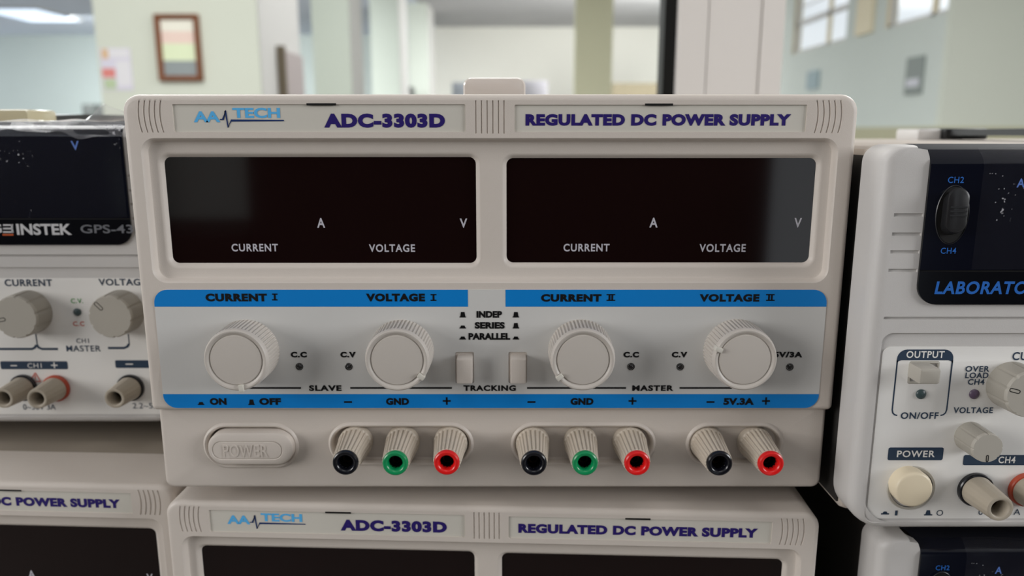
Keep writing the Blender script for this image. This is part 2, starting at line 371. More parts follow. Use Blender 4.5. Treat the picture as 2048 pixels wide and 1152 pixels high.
# posters and notices
M['paper'] = mat('white_paper', (232, 230, 232), 0.7, 0.2); M['paper_red'] = mat('red_paper_print', (226, 140, 132), 0.7, 0.2); M['paper_green'] = mat('green_paper_print', (190, 206, 168), 0.7, 0.2); M['paper_orange'] = mat('orange_paper_print', (224, 190, 150), 0.7, 0.2); M['paper_lilac'] = mat('lilac_paper', (222, 218, 230), 0.7, 0.2)
X0, X1, Z0, Z1 = rectpix(201, 262, 96, 180, 3.99); b = MB(); w_, h_ = X1-X0, Z1-Z0
b.box(-w_/2, w_/2, -.003, 0, 0, h_, 'paper_lilac')
for (a, c, e, f, k) in ((0.02, .45, .3, .52, 'paper_red'), (.05, .45, .03, .27, 'paper_green'), (.06, .28, .75, .98, 'paper_orange'), (.3, .95, .78, .97, 'paper'), (.5, .95, .1, .7, 'paper')): b.rect(-w_/2+a*w_, -w_/2+c*w_, e*h_, f*h_, -.0035, k)
tag(b.build('poster', loc=((X0+X1)/2, yd(4.0), Z0)), 'pale poster with red, green and orange blocks beside the wooden picture', 'poster')
M['notice_grey'] = mat('grey_notice_board', (140, 148, 145), 0.6, 0.3); M['notice_pale'] = mat('pale_notice', (205, 206, 214), 0.6, 0.3); M['notice_blue'] = mat('blue_grey_notice', (160, 178, 184), 0.6, 0.3); M['board_brown'] = mat('brown_board_edge', (110, 100, 84), 0.6, 0.3); M['board_mauve'] = mat('mauve_grey_board', (176, 166, 166), 0.6, 0.3)
ya, yb = ydR(1855), ydR(1822); z0, z1 = at(1838, 190, yb+D).z, at(1838, 116, yb+D).z
b = MB(); b.box(-.02, 0, 0, yb-ya, 0, z1-z0, 'notice_grey'); b.add([(-.021, .12*(yb-ya), .2*(z1-z0)), (-.021, .9*(yb-ya), .2*(z1-z0)), (-.021, .9*(yb-ya), .42*(z1-z0)), (-.021, .12*(yb-ya), .42*(z1-z0))], [(0, 1, 2, 3)], 'notice_pale')
tag(b.build('notice_board', loc=(XR, ya, z0)), 'grey notice board with a pale sheet, on the right wall below the windows', 'notice board')
ya, yb = ydR(1645), ydR(1622); z0, z1 = at(1633, 180, yb+D).z, at(1633, 144, yb+D).z
b = MB(); b.box(-.02, 0, 0, yb-ya, 0, z1-z0, 'notice_blue')
tag(b.build('notice', loc=(XR, ya, z0)), 'small faint blue-grey notice on the right wall beside the white post', 'notice')
xr = at(519, 100, 4.0).x; da, db = xr/ray(553, 140)[0], xr/ray(592, 140)[0]; z0, z1 = at(570, 187, da).z-.05, at(562, 99, da).z
b = MB(); b.box(0, .035, 0, (db-da), 0, z1-z0, 'board_mauve'); b.box(-.0, .045, -.02, 0, 0, z1-z0+.02, 'board_brown')
tag(b.build('wall_board', loc=(xr+.004, yd(da)+.02, z0)), 'mauve-grey board with brown edge on the white side of the nearest pillar', 'board')
# far furniture
M['cab_blue'] = mat('blue_grey_cabinet', (176, 182, 192), 0.5, 0.3); M['cab_lilac'] = mat('lilac_grey_cabinet', (194, 192, 200), 0.5, 0.3); M['cab_dark'] = mat('dark_grey_cabinet', (86, 88, 86), 0.5, 0.3)
def cabinet(name, u0, u1, v0, d, k, label, cat):
    x0, x1 = at(u0, v0, d).x, at(u1, v0, d).x; z1 = at(u0, v0, d).z; wd = x1-x0
    r = thing(name, ((x0+x1)/2, yd(d), 0)); b = MB(); b.box(-wd/2, wd/2, 0, .4, 0, z1, k, .005); b.build('body', r)
    n = 4
    for i in range(n):
        b = MB(); b.box(-wd/2+.012, wd/2-.012, -.015, 0, .03+i*(z1-.05)/n, .02+(i+1)*(z1-.05)/n, k, .004); b.build('drawer', r)
    tag(r, label, cat)
cabinet('filing_cabinet', 904, 940, 165, 10, 'cab_blue', 'blue-grey filing cabinet far behind, just left of the carrying handle', 'cabinet')
cabinet('filing_cabinet', 1040, 1095, 161, 10, 'cab_lilac', 'lilac-grey filing cabinet far behind, just right of the carrying handle', 'cabinet')
cabinet('storage_cabinet', 806, 823, 173, 11.5, 'cab_dark', 'narrow dark grey cabinet at the foot of the farthest pillar', 'cabinet')
cabinet('storage_cabinet', 163, 184, 208, 14, 'cab_dark', 'small dark cabinet against the far wall behind the crumpled clear plastic', 'cabinet')

# ------------------------------------------------------------------ the three regulated supplies
PX0, PFEET, PH = -0.0077, 0.0079, 0.1515
PZ = E-0.1466                                # underside of the feet of the upper supply
def P(u, v, y=0.0): a, b_ = ray(u, v); return a*(D+y)-PX0, E+b_*(D+y)-PZ
def PB(u0, u1, v0, v1, y=0.0):               # a box from left, right at mid-height and top, bottom at mid-width
    vm, um = (v0+v1)/2, (u0+u1)/2
    return P(u0, vm, y)[0], P(u1, vm, y)[0], P(um, v1, y)[1], P(um, v0, y)[1]
def ptext(b, s, u0, u1, v0, v1, y, k, **kw): b.text(s, *PB(u0, u1, v0, v1, y), y, k, **kw)

ps = thing('dc_power_supply', (PX0, 0, PZ))
ZT = PFEET+PH; ZS = P(980, 822)[1]           # top, and the step between upper and lower front
HW = .131
# case
b = MB(); b.box(-.1275, .1275, .028, .285, PFEET, ZT-.002, 'case', .003)
for i in range(9):
    for s_ in (-1, 1):
        b.box(s_*.1278-.0004, s_*.1278+.0004, .07+i*.02, .082+i*.02, .05, .11, 'dark')
b.build('case', ps)
for s_ in (-1, 1):
    for y in (.035, .25):
        b = MB(); b.rev([(.007, 0), (.0075, .001), (.0085, PFEET+.001)], 0, 0, 'rubber', 20, capf=True, capb=True)
        o = b.build('foot', ps); o.rotation_euler = (pi/2, 0, 0); o.location = (s_*.112, y, 0)
# upper front
SEG = 6
def outerloop(i, j=None): return rr(-HW+i, HW-i, ZS+i, ZT-i, (max(.002-i, .0004), max(.002-i, .0004), max(.0062-i, .0008), max(.0062-i, .0008)), SEG)
b = MB()
L = [(outerloop(0), .032), (outerloop(0), .0022)]+[(outerloop(.0022*(1-cos(a))), .0022*(1-sin(a))) for a in (pi/8, pi/4, 3*pi/8, pi/2)]
b.loft(L, 'beige')
holes = []
rec = PB(293, 1667, 276, 566); RR_ = .0052
h0 = rri(rec, 0, RR_, SEG); holes.append(h0)
fl = .0032
b.loft([(h0, 0), (rri(rec, .0003, RR_, SEG), .0003), (rri(rec, .0007, RR_, SEG), .0010), (rri(rec, .0010, RR_, SEG), .0022), (rri(rec, .0013, RR_, SEG), .0029), (rri(rec, .0020, RR_, SEG), fl)], 'beige')
win = [PB(337, 952.5, 314, 526, .0048), PB(1013, 1625, 316, 525, .0048)]
fh = []
for wbx in win:
    e = .0020; lo = (wbx[0]-e, wbx[1]+e, wbx[2]-e, wbx[3]+e)
    q0 = rri(lo, 0, .0045, SEG); fh.append(q0)
    b.loft([(q0, fl), (rri(lo, .0006, .0045, SEG), fl+.0001), (rri(lo, .0012, .0045, SEG), fl+.0006), (rri(lo, e, .0045, SEG), .0048), (rri(lo, e, .0045, SEG), .0056)], 'beige')
b.fill(rri(rec, .0020, RR_, SEG), fh, fl, 'beige')
strips = [PB(346, 931, 208.5, 264, 0), PB(1029, 1613, 209.5, 264, 0)]
for s_ in strips:
    q = rr(*s_, .0003, 1); holes.append(q); b.loft([(q, 0), (q, .0007)], 'beige', smooth=False)
def groove(xs, z0, z1, sag, wd=.00031, n=8):
    pts = [(xs+sag*(1-(2*i/n-1)**2), z0+(z1-z0)*i/n) for i in range(n+1)]
    q = [(x+wd, z) for x, z in pts]+[(x-wd, z) for x, z in reversed(pts)]
    holes.append(q); i_ = [(x+wd*.4, z) for x, z in pts]+[(x-wd*.4, z) for x, z in reversed(pts)]
    b.loft([(q, 0), (i_, .0004)], 'beige', smooth=False); b.cap(i_, .0004, 'beige')
for u in (951.6, 963, 974.4, 985.7, 997, 1008): groove(P(u, 233)[0], P(u, 267)[1], P(u, 200)[1], 0)
for u in (279, 290, 300.5, 311, 322): groove(P(u, 233)[0]+.0004, P(u, 265)[1], P(u, 198)[1], -.0008)
for u in (1634, 1646, 1657.5, 1669, 1681): groove(P(u, 233)[0]-.0004, P(u, 266)[1], P(u, 199)[1], .0008)
b.fill(L[-1][0], holes, 0, 'beige')
for (u0, u1, v0) in ((613, 672, 206.5), (1290, 1346, 207)):
    x0, x1, z0, z1 = PB(u0, u1, v0, v0+4.5); b.rect(x0, x1, z0, z1, -.00006, 'dark')
b.build('front_bezel', ps)
# name strips
b = MB(); b.rect(*strips[0], .0005, 'plate')
yy = .0004
ptext(b, 'AA', 387, 440, 222.5, 244.5, yy, 'sky', bold=.035, space=.95)
ptext(b, 'TECH', 465, 560, 215.5, 236, yy, 'sky', bold=.035, space=1.0)
b.line([P(u, v, yy) for u, v in ((440, 239), (446, 239), (450.5, 221), (456.5, 255), (462.5, 241), (568, 241))], .00042, yy-.00005, 'pulse')
ptext(b, 'ADC-3303D', 648, 890, 227, 255.5, yy, 'navy', bold=.062, space=1.12)
b.build('name_strip', ps)
b = MB(); b.rect(*strips[1], .0005, 'plate'); ptext(b, 'REGULATED DC POWER SUPPLY', 1051, 1582, 228, 251.5, yy, 'navy', bold=.062, space=1.1)
b.build('name_strip', ps)
# displays
for i, wbx in enumerate(win):
    b = MB(); q = rri((wbx[0]-.0001, wbx[1]+.0001, wbx[2]-.0001, wbx[3]+.0001), 0, .0026, SEG)
    b.loft([(q, .0080), (q, .0050)], 'screen', False); b.cap(q, .0050, 'screen'); b.cap(q, .0080, 'screen')
    y = .00495; kw = dict(bold=.022, space=1.15)
    for s_, u0, u1, v0, v1 in ((('A', 634, 650, 436, 455.5), ('V', 919.5, 934.5, 437, 455.5), ('CURRENT', 463, 556, 487.5, 503), ('VOLTAGE', 738, 830, 488.5, 504)),
                               (('A', 1299, 1315.5, 435.5, 455), ('V', 1588.5, 1603.5, 436, 455), ('CURRENT', 1127, 1219, 487.5, 503), ('VOLTAGE', 1399, 1491.5, 488, 504)))[i]:
        ptext(b, s_, u0, u1, v0, v1, y, 'legend', **kw)
    b.build('display_window', ps)
# control overlay
cp = PB(318, 1645, 579, 815.5); CR = .0052
yo = -.0003
b = MB(); q = rri(cp, 0, CR, SEG)
slots = [PB(911, 948, 704, 766, yo), PB(1017, 1054, 704, 766, yo)]
sl = [rri(s_, 0, .0006, 3) for s_ in slots]
b.loft([(q, 0), (q, yo)], 'panel', False); b.fill(q, sl, yo, 'panel')
for s_ in sl: b.loft([(s_, yo), (s_, .004)], 'dark', False); b.cap(s_, .004, 'dark')
y1 = yo-.00006; y2 = yo-.00012
zt, zb = P(980, 613)[1], P(980, 787.5)[1]; gx0, gx1 = P(936, 596)[0], P(1011, 596)[0]
arc = lambda cx, cz, a0: [(cx+CR*cos(a0+i/8*pi/2), cz+CR*sin(a0+i/8*pi/2)) for i in range(9)]
x0, x1, z0, z1 = cp
b.flat([(x0, zt), (gx0, zt), (gx0, z1)]+arc(x0+CR, z1-CR, pi/2), y1, 'blue')
b.flat([(gx1, zt), (x1, zt)]+arc(x1-CR, z1-CR, 0)+[(gx1, z1)], y1, 'blue')
b.flat([(x1, zb), (x0, zb)]+arc(x0+CR, z0+CR, pi)+arc(x1-CR, z0+CR, 1.5*pi), y1, 'blue')
for s_, u0, u1, v0, v1 in (('CURRENT', 411, 534, 587, 603), ('VOLTAGE', 732, 850, 587, 603), ('CURRENT', 1082, 1203, 588, 603.5), ('VOLTAGE', 1399, 1519, 588, 603.5)):
    ptext(b, s_, u0, u1, v0, v1, y2, 'black', bold=.062, space=1.14)
def roman(u0, u1, v0, v1, n):
    for v in (v0, v1-2.6):
        x0, x1, z0, z1 = PB(u0, u1, v, v+2.6, y2); b.rect(x0, x1, z0, z1, y2, 'black')
    c = [(u0+u1)/2] if n == 1 else [u0+(u1-u0)*.34, u0+(u1-u0)*.66]
    for u in c: b.rect(*PB(u-1.9, u+1.9, v0, v1, y2), y2, 'black')
roman(544, 555, 587, 601, 1); roman(861, 873, 588, 602, 1); roman(1213, 1230.5, 588, 602, 2); roman(1532, 1549.5, 588, 602, 2)
for s_, u0, u1, v0, v1 in (('INDEP', 953, 1004, 622, 635.5), ('SERIES', 949.5, 1009.5, 644, 657.5), ('PARALLEL', 937, 1020.5, 666, 679.5)):
    ptext(b, s_, u0, u1, v0, v1, y2, 'black', bold=.055, space=1.04)
def icon(uc, vb, tall, wd=13, k='black', hgt=None):
    hgt = hgt or (11 if tall else 6)
    b.rect(*PB(uc-wd/2, uc+wd/2, vb-2, vb, y2), y2, k); x0, x1, z0, z1 = PB(uc-3.6, uc+3.6, vb-hgt, vb-1.5, y2)
    b.flat([(x0-.0003, z0), (x1+.0003, z0), (x1, z1), (x0, z1)], y2, k)
for uc in (925.5, 1031.8):
    icon(uc, 635, True); icon(uc, 657, uc > 1000); icon(uc, 679, False)
for s_, u0, u1 in (('C.C', 581.5, 613.5), ('C.V', 680.5, 711.5), ('C.C', 1247, 1278), ('C.V', 1343.5, 1374.5), ('5V/3A', 1548, 1605)):
    ptext(b, s_, u0, u1, 703.5, 715, y2, 'black', bold=.06, space=1.15)
for s_, u0, u1 in (('SLAVE', 618, 683), ('TRACKING', 927, 1031.5), ('MASTER', 1264.5, 1347)):
    ptext(b, s_, u0, u1, 770.5, 782, y2, 'black', bold=.046, space=1.15)
for u0, u1 in ((490, 602), (700.5, 904), (1054, 1252), (1359, 1464)):
    b.rect(*PB(u0, u1, 774.3, 777.6, y2), y2, 'black')
for s_, u0, u1 in (('ON', 419.5, 453), ('OFF', 518.5, 562), ('GND', 772, 818), ('GND', 1141, 1187), ('5V.3A', 1447, 1508)):
    ptext(b, s_, u0, u1, 796, 810, y2, 'black', bold=.062, space=1.08)
icon(402, 810, False); icon(503, 810, True)
for u in (696, 1063, 1421): b.rect(*PB(u-8, u+8, 802.3, 805.8, y2), y2, 'black')
for u in (893.5, 1265, 1532): b.rect(*PB(u-8, u+8, 800.3, 803.7, y2), y2, 'black'); b.rect(*PB(u-1.8, u+1.8, 794.5, 809.5, y2), y2, 'black')
b.build('control_panel', ps)
# indicator lamps
for u, v in ((599, 733), (697.5, 733), (1262, 733), (1360, 733.5), (1579.5, 734)):
    x, z = P(u, v, yo); b = MB(); r = .00142
    b.rev([(r, yo), (r, yo-.0002), (r*.86, yo-.0003), (r*.75, yo+.0001), (r*.62, yo-.0002), (r*.3, yo-.0006), (r*.02, yo-.0007)], x, z, 'led', 20); b.build('indicator_lamp', ps)
# knobs
KH = .0133
for u, v, ang in ((470.5, 721.5, -82), (793.5, 721.5, -35), (1166.5, 721, -143), (1491, 720.5, 158)):
    x, z = P(u, v, -KH); b = MB()
    prof = [(.0121, yo), (.0121, -.0010), (.01185, -.0110), (.01172, -.0116), (.0116, -.0123), (.0114, -.0129), (.0110, -.0133), (.0106, -.0133), (.0102, -.0131), (.0097, -.0126), (.0094, -.01245), (.0093, -.0127), (.0091, -.0129), (.0088, -.01295)]
    b.rev(prof, x, z, 'knob', ridge=(56, .00055, 1, 2), capf=True, a0=radians(ang)); o = b.build('knob', ps, sharp=28)
    b = MB(); b.box(.0092, .0119, -.0140, -.0105, -.0009, .0009, 'plate', .0003); m = b.build('pointer', o)
    m.rotation_euler = (0, -radians(ang), 0); m.location = (x, 0, z)
# tracking push switches
for u0, u1 in ((913, 944.5), (1021, 1052.5)):
    x0, x1, z0, z1 = PB(u0, u1, 719, 768, -.0062); b = MB()
    b.box(x0, x1, -.0062, .003, z0, z1+.0002, 'beige', .0005); b.build('tracking_switch', ps)
# lower front with recesses
YL = .0030
lb = (-.1297, .1299, PFEET, ZS+.001)
def lowloop(i): return rr(lb[0]+i, lb[1]-i, lb[2]+i, lb[3], (max(.0035-i, .0006), max(.0035-i, .0006), .0003, .0003), SEG)
b = MB(); L = [(lowloop(0), .032), (lowloop(0), YL+.0016)]+[(lowloop(.0016*(1-cos(a))), YL+.0016*(1-sin(a))) for a in (pi/6, pi/3, pi/2)]
b.loft(L, 'beige'); holes = []
def socket(u0, u1, v0, v1, floor, rim=.0009):
    bx = PB(u0, u1, v0, v1, YL); r = (bx[3]-bx[2])/2-.0001; q = rri(bx, 0, r, 12); holes.append(q)
    b.loft([(q, YL), (rri(bx, .0004, r, 12), YL-rim*.7), (rri(bx, .0009, r, 12), YL-rim), (rri(bx, .0014, r, 12), YL-rim*.8), (rri(bx, .0019, r, 12), YL), (rri(bx, .0021, r, 12), floor-.0004), (rri(bx, .0025, r, 12), floor)], 'beige')
    i_ = rri(bx, .0025, r, 12); b.cap(i_, floor, 'beige')
socket(407, 598, 845.5, 936, YL+.005)
for u0, u1 in ((657, 947.5), (1021.5, 1311.5), (1371, 1567)): socket(u0, u1, 844.5, 931, YL+.0022)
b.fill(L[-1][0], holes, YL, 'beige'); b.build('lower_front', ps)
# power button
yb_ = -.0012; bx = PB(414, 586, 866, 931, yb_); r = (bx[3]-bx[2])/2-.0001
b = MB(); ib = PB(424.5, 563.5, 884, 918.5, yb_); ir = (ib[3]-ib[2])/2-.0001
b.loft([(rri(bx, 0, r, 12), YL+.005), (rri(bx, 0, r, 12), yb_+.0012), (rri(bx, .0003, r, 12), yb_+.0004), (rri(bx, .0010, r, 12), yb_), (rri(ib, -.0003, ir, 12), yb_), (rri(ib, 0, ir, 12), yb_+.0004), (rri(ib, .0003, ir, 12), yb_+.0001)], 'beige')
b.cap(rri(ib, .0003, ir, 12), yb_+.0001, 'beige')
vs, fs = glyphs('POWER', .0, 1.05, 0); tx = PB(446, 535, 889.5, 914.5, yb_)
P3 = [(tx[0]+a*(tx[1]-tx[0]), tx[2]+c*(tx[3]-tx[2])) for a, c in vs]; ecount = {}
for f in fs:
    for i in range(len(f)):
        k = tuple(sorted((f[i], f[(i+1) % len(f)]))); ecount[k] = ecount.get(k, 0)+1
n = len(P3); ed = [k for k, c in ecount.items() if c == 1]
b.add([(x, yb_-.00015, z) for x, z in P3]+[(x, yb_+.0001, z) for x, z in P3], list(fs)+[(a, c, n+c, n+a) for a, c in ed], 'beige')
b.build('power_button', ps)
# terminals
YT = -.0165
for u, v, k in ((690, 927, 'tip_black'), (790, 928, 'tip_green'), (893, 927, 'tip_red'), (1068, 928, 'tip_black'), (1170.5, 928, 'tip_green'), (1275, 928, 'tip_red'), (1440, 928.5, 'tip_black'), (1543, 929, 'tip_red')):
    x, z = P(u, v, YT); b = MB()
    b.rev([(.0060, YL+.0022), (.0066, YL+.0018), (.0066, .0015), (.0064, .0010), (.0051, YT+.0020), (.0040, YT+.0016)], x, z, 'terminal', ridge=(24, .00042, 3, 4), a0=.1)
    o = b.build('terminal', ps, sharp=28)
    b = MB(); b.rev([(.0043, YT+.0024), (.00468, YT+.0018), (.00476, YT+.0010), (.0046, YT+.0003), (.0042, YT), (.0036, YT), (.0031, YT+.0003), (.0026, YT+.0012), (.0025, YT+.003)], x, z, k, 36)
    b.rev([(.0025, YT+.003), (.0024, YT+.009)], x, z, 'dark', 24, capf=True); b.rev([(.0019, YT+.0065), (.0017, YT+.0055), (.0012, YT+.0055), (.0010, YT+.0085)], x-.0002, z-.0003, 'brass', 20)
    b.build('terminal_tip', o)
# carrying handle on top
hx0, hx1, hz0, hz1 = PB(926, 1051, 155, 190, .06)
b = MB(); bb = (hx0, hx1, ZT-.0025, hz1); r = (.0005, .0005, .0035, .0035)
for y0, y1_ in ((.060, .085), (.24, .265)):
    b.loft([(rri(bb, .002, r), y0), (rri(bb, .0006, r), y0+.0006), (rri(bb, 0, r), y0+.002), (rri(bb, 0, r), y1_-.002), (rri(bb, .002, r), y1_)], 'knob'); b.cap(rri(bb, .002, r), y0, 'knob'); b.cap(rri(bb, .002, r), y1_, 'knob')
b.box((hx0+hx1)/2-.010, (hx0+hx1)/2+.010, .083, .242, hz1-.006, hz1-.001, 'knob', .001)
M['gloss_beige'] = mat('glossy_beige_plastic', (208, 198, 190), 0.14, 0.6)
b.mats = ['gloss_beige']; b.build('carrying_handle', ps)
GP = 'stacked beige dual display supplies'
tag(ps, 'beige dual-display power supply with blue-banded control panel, on top of the middle stack', 'power supply', GP)
dn = PZ-PH-PFEET
o = dup(ps, (-.0100, .002, dn), radians(-2.4), ('carrying_handle',)); tag(o, 'beige dual-display power supply directly beneath the blue-banded one, only its top in view', 'power supply', GP)
o = dup(ps, (-.2738, .027, dn), radians(-2.7), ('carrying_handle',)); tag(o, 'beige dual-display power supply at lower left, half cut off by the picture edge', 'power supply', GP)

# ------------------------------------------------------------------ the laboratory supplies
GW, GH, GF = .1275, .1405, .010
DR, CXR, DL, CXL = .261, .252, .3456, -.2835
ZR = E-.1451-GF; ZL = E-.1466
def R_(u, v, y=0.0): a, c = ray(u, v); return a*(DR+y)-CXR, E+c*(DR+y)-ZR
def Lf(u, v, y=0.0): a, c = ray(u, v); return a*(DL+y)-CXL, E+c*(DL+y)-ZL
def GB(fn, u0, u1, v0, v1, y=0.0):
    vm, um = (v0+v1)/2, (u0+u1)/2; return fn(u0, vm, y)[0], fn(u1, vm, y)[0], fn(um, v1, y)[1], fn(um, v0, y)[1]
RB = lambda *a: GB(R_, *a)
LB = lambda *a: GB(Lf, *a)
gs = thing('laboratory_power_supply', (CXR, DR-D, ZR))
b = MB(); b.box(-.1245, .1245, .0150, .30, GF, GF+GH-.001, 'gcase', .003)
for s_ in (-1, 1): b.box(s_*.1246-.0005, s_*.1246+.0005, .0175, .298, GF+.003, GF+GH-.004, 'gside_shade')
for i in range(9):
    for j in range(5):
        for s_ in (-1, 1): b.box(s_*.1252-.0004, s_*.1252+.0004, .06+i*.022, .07+i*.022, .03+j*.018, .04+j*.018, 'dark')
b.build('case', gs)
for s_ in (-1, 1):
    for y in (.04, .27):
        b = MB(); b.rev([(.008, 0), (.009, .001), (.0095, GF+.001)], 0, 0, 'rubber', 20, capf=True, capb=True); o = b.build('foot', gs); o.rotation_euler = (pi/2, 0, 0); o.location = (s_*.105, y, 0)
# front bezel: rounded sides and bottom, open at the top where the dark display wraps over
dx0 = R_(1843, 480)[0]; dz0 = R_(1950, 608)[1]; dzc = R_(1950, 331)[1]; yd_ = -.0010
ztop = GF+GH+.0003; prof = [(yd_, dzc, 0), (yd_+.0006, dzc+.0016, .0), (.0010, dzc+.0030, .0003), (.0040, dzc+.0052, .0012), (.0070, ztop-.0004, .0026), (.0092, ztop, .0044)]
BI = .0048; ne = dx0-.0044
def gl(i):
    x0, x1, z0, z1 = -GW+i, GW-i, GF+i*.75, GF+GH-i*.22; ra = max(.013-i*.5, .004); rb_ = max(.006-i*.4, .003)
    q = rr(x0, x1, z0, z1, (ra, ra, rb_, rb_), 8); n = 9
    return [(ne, z1)]+q[3*n:]+q[:3*n]+[(-ne, z1)]          # open chain from the display's left edge round the bottom to its right edge
b = MB(); L = [(gl(.003), .0170), (gl(0), .0160), (gl(0), BI)]+[(gl(BI*(1-cos(a))), BI*(1-sin(a))) for a in [pi/2*k/6 for k in range(1, 7)]]
b.loft(L, 'gbeige', closed=False); holes = []
b.add([(ne, .0090, GF+GH), (-ne, .0090, GF+GH), (-ne, .0170, GF+GH), (ne, .0170, GF+GH)], [(0, 1, 2, 3)], 'gbeige')
for v in (430, 468.5, 504, 541):
    for s_ in (-1, 1):
        x0, x1, z0, z1 = GB(R_, 1776, 1848, v-3.4, v+3.4); x0, x1 = (-GW+.0053, dx0-.0003)
        q = [(s_*x0, z0), (s_*x1, z0), (s_*x1, z1), (s_*x0, z1)]; holes.append(q)
        i_ = [(s_*x0, z0+.0002), (s_*x1, z0+.0002), (s_*x1, z1-.0002), (s_*x0, z1-.0002)]; b.loft([(q, 0), (i_, .0009)], 'gbeige', False); b.cap(i_, .0009, 'gbeige')
z0, z1 = R_(1900, 640)[1], R_(1900, 633.5)[1]; q = rr(-GW+.0053, GW-.0053, z0, z1, .0003, 1); holes.append(q); i_ = rr(-GW+.0055, GW-.0055, z0+.0003, z1-.0003, .0002, 1)
b.loft([(q, 0), (i_, .0012)], 'gbeige', False); b.cap(i_, .0012, 'gbeige')
cl = R_(1751, 867)[0]
rb = (cl-.0011, -cl+.0011, R_(1900, 1046)[1], R_(1900, 666)[1]); q = rri(rb, 0, .004); holes.append(q)
b.loft([(q, 0), (rri(rb, .0002, .004), .0006), (rri(rb, .0005, .004), .0009)], 'gbeige'); b.cap(rri(rb, .0005, .004), .0009, 'gbeige')
zf = L[-1][0][0][1]
notch = [(dx0-e, z) for y, z, e in prof if z < zf-.0002]; lastn = notch[-1]
nl = [(ne, zf)]+list(reversed(notch))+[(dx0, dzc-.0015)]
outer = L[-1][0]+[(-x, z) for x, z in nl[1:]][0:]+list(reversed(nl[1:]))
b.fill(outer, holes, 0, 'gbeige')
ys = [0]+[y for y, z, e in reversed(prof) if z < zf-.0002]+[0]
for s_ in (-1, 1):
    pts = [(p_[0]*(-s_), p_[1]) for p_ in nl]; yb3 = [.0085]+[max(y, 0) for y, z, e in reversed(prof) if z < zf-.0002]+[0]
    for a in range(len(pts)-1): b.add([(pts[a][0], 0, pts[a][1]), (pts[a+1][0], 0, pts[a+1][1]), (pts[a+1][0], yb3[a+1], pts[a+1][1]), (pts[a][0], yb3[a], pts[a][1])], [(0, 1, 2, 3)], 'gbeige')
b.build('front_bezel', gs)
# dark display
zs = R_(1950, 541)[1]
b = MB(); bx = (dx0, -dx0, dz0, dzc); q = rr(*bx, (.0068, .0068, .0003, .0003), 8)
b.loft([(q, .002), (q, yd_)], 'gband', False)
b.flat([p_ for p_ in q if p_[1] < zs-.0003]+[(-dx0, zs-.0003), (dx0, zs-.0003)], yd_, 'gband')
b.rect(dx0, -dx0, zs+.0003, dzc, yd_, 'gdark'); b.rect(dx0, -dx0, zs-.0003, zs+.0003, yd_+.0006, 'dark')
for a, c in ((zs-.0003, yd_), (zs+.0003, yd_)): b.add([(dx0, c, a), (-dx0, c, a), (-dx0, c+.0006, a), (dx0, c+.0006, a)], [(0, 1, 2, 3)], 'gdark')
for j in range(len(prof)-1):
    (ya_, za, ea), (yb2, zb2, eb) = prof[j], prof[j+1]
    b.add([(dx0-ea, ya_, za), (-dx0+ea, ya_, za), (-dx0+eb, yb2, zb2), (dx0-eb, yb2, zb2)], [(0, 1, 2, 3)], 'gdark' if j < 3 else 'gmatt', True)
    for s_ in (-1, 1): b.add([(s_*(dx0-ea), ya_, za), (s_*(dx0-eb), yb2, zb2), (s_*(dx0-eb), yb2+.002, zb2), (s_*(dx0-ea), ya_+.002, za)], [(0, 1, 2, 3)], 'gdark')
yt = yd_-.00008
def rtext(s, u0, u1, v0, v1, y, k, **kw): b.text(s, *RB(u0, u1, v0, v1, y), y, k, **kw)
def ltext(s, u0, u1, v0, v1, y, k, **kw): b.text(s, *LB(u0, u1, v0, v1, y), y, k, **kw)
rtext('CH2', 1896, 1928, 353.5, 366, yt, 'gblue', bold=.008); rtext('CH4', 1881.5, 1912.5, 495.5, 507.5, yt, 'gblue', bold=.008)
lx0, lx1, lz0, lz1 = RB(1870, 2048, 562.5, 588.5, yt); cw = (lx1-lx0)
b.text('LABORATORY DC POWER SUPPLY', lx0, lx0+cw*3.15, lz0, lz1, yt, 'gblue', bold=.03, space=1.1, shear=.12)
ltext('V', 142, 158, 282, 300, yt, 'gvblue', bold=.02); rtext('A', 2034, 2050, 1132-775, 1150-775, yt, 'gvblue', bold=.02)
ltext('INSTEK', 33, 143, 447.5, 470, yt, 'gwhite', bold=.03, space=1.0); ltext('G', -16, 3, 447.5, 466, yt, 'gwhite', bold=.03)
for v in (448.5, 455.5, 462.5): b.rect(*LB(6, 26, v, v+3.2, yt), yt, 'gwhite')
b.rect(*LB(22.5, 26, 448.5, 465.7, yt), yt, 'gwhite'); b.rect(*LB(5, 27, 468, 471, yt), yt, 'gorange')
ltext('GPS-4303', 161, 302, 449.5, 466.5, yt, 'ggrey', bold=.012, space=1.0)
b.build('display_panel', gs)
# rocker between CH2 and CH4
b = MB(); ex, ez = R_(1904.5, 430, yd_); q = ell(ex, ez, .0054, .0098)
b.loft([(ell(ex, ez, .0057, .0101), yd_), (ell(ex, ez, .0055, .0099), yd_-.0002), (q, yd_-.00005), (ell(ex, ez, .0052, .0096), yd_+.0008)], 'switch_black'); b.cap(ell(ex, ez, .0052, .0096), yd_-.00003, 'dark')
rx, rz, ry = *R_(1917, 422, -.005), -.005
sh = lambda k, dz: rr(rx-.0034*k, rx+.0034*k, rz-.0073*k-dz, rz+.0073*k, .0033*k, 6)
b.loft([(rr(ex-.0036, ex+.0036, ez-.0068, ez+.0078, .0034, 6), yd_), (sh(1.05, 0), ry+.001), (sh(1.0, 0), ry+.0003), (sh(.85, 0), ry)], 'switch_black'); b.cap(sh(.85, 0), ry, 'switch_black')
for dz in (-.0006, .0008, .0022): b.box(rx-.0028, rx+.0028, ry-.0003, ry+.0003, rz+dz-.0012, rz+dz-.0006, 'switch_black')
b.build('channel_switch', gs)
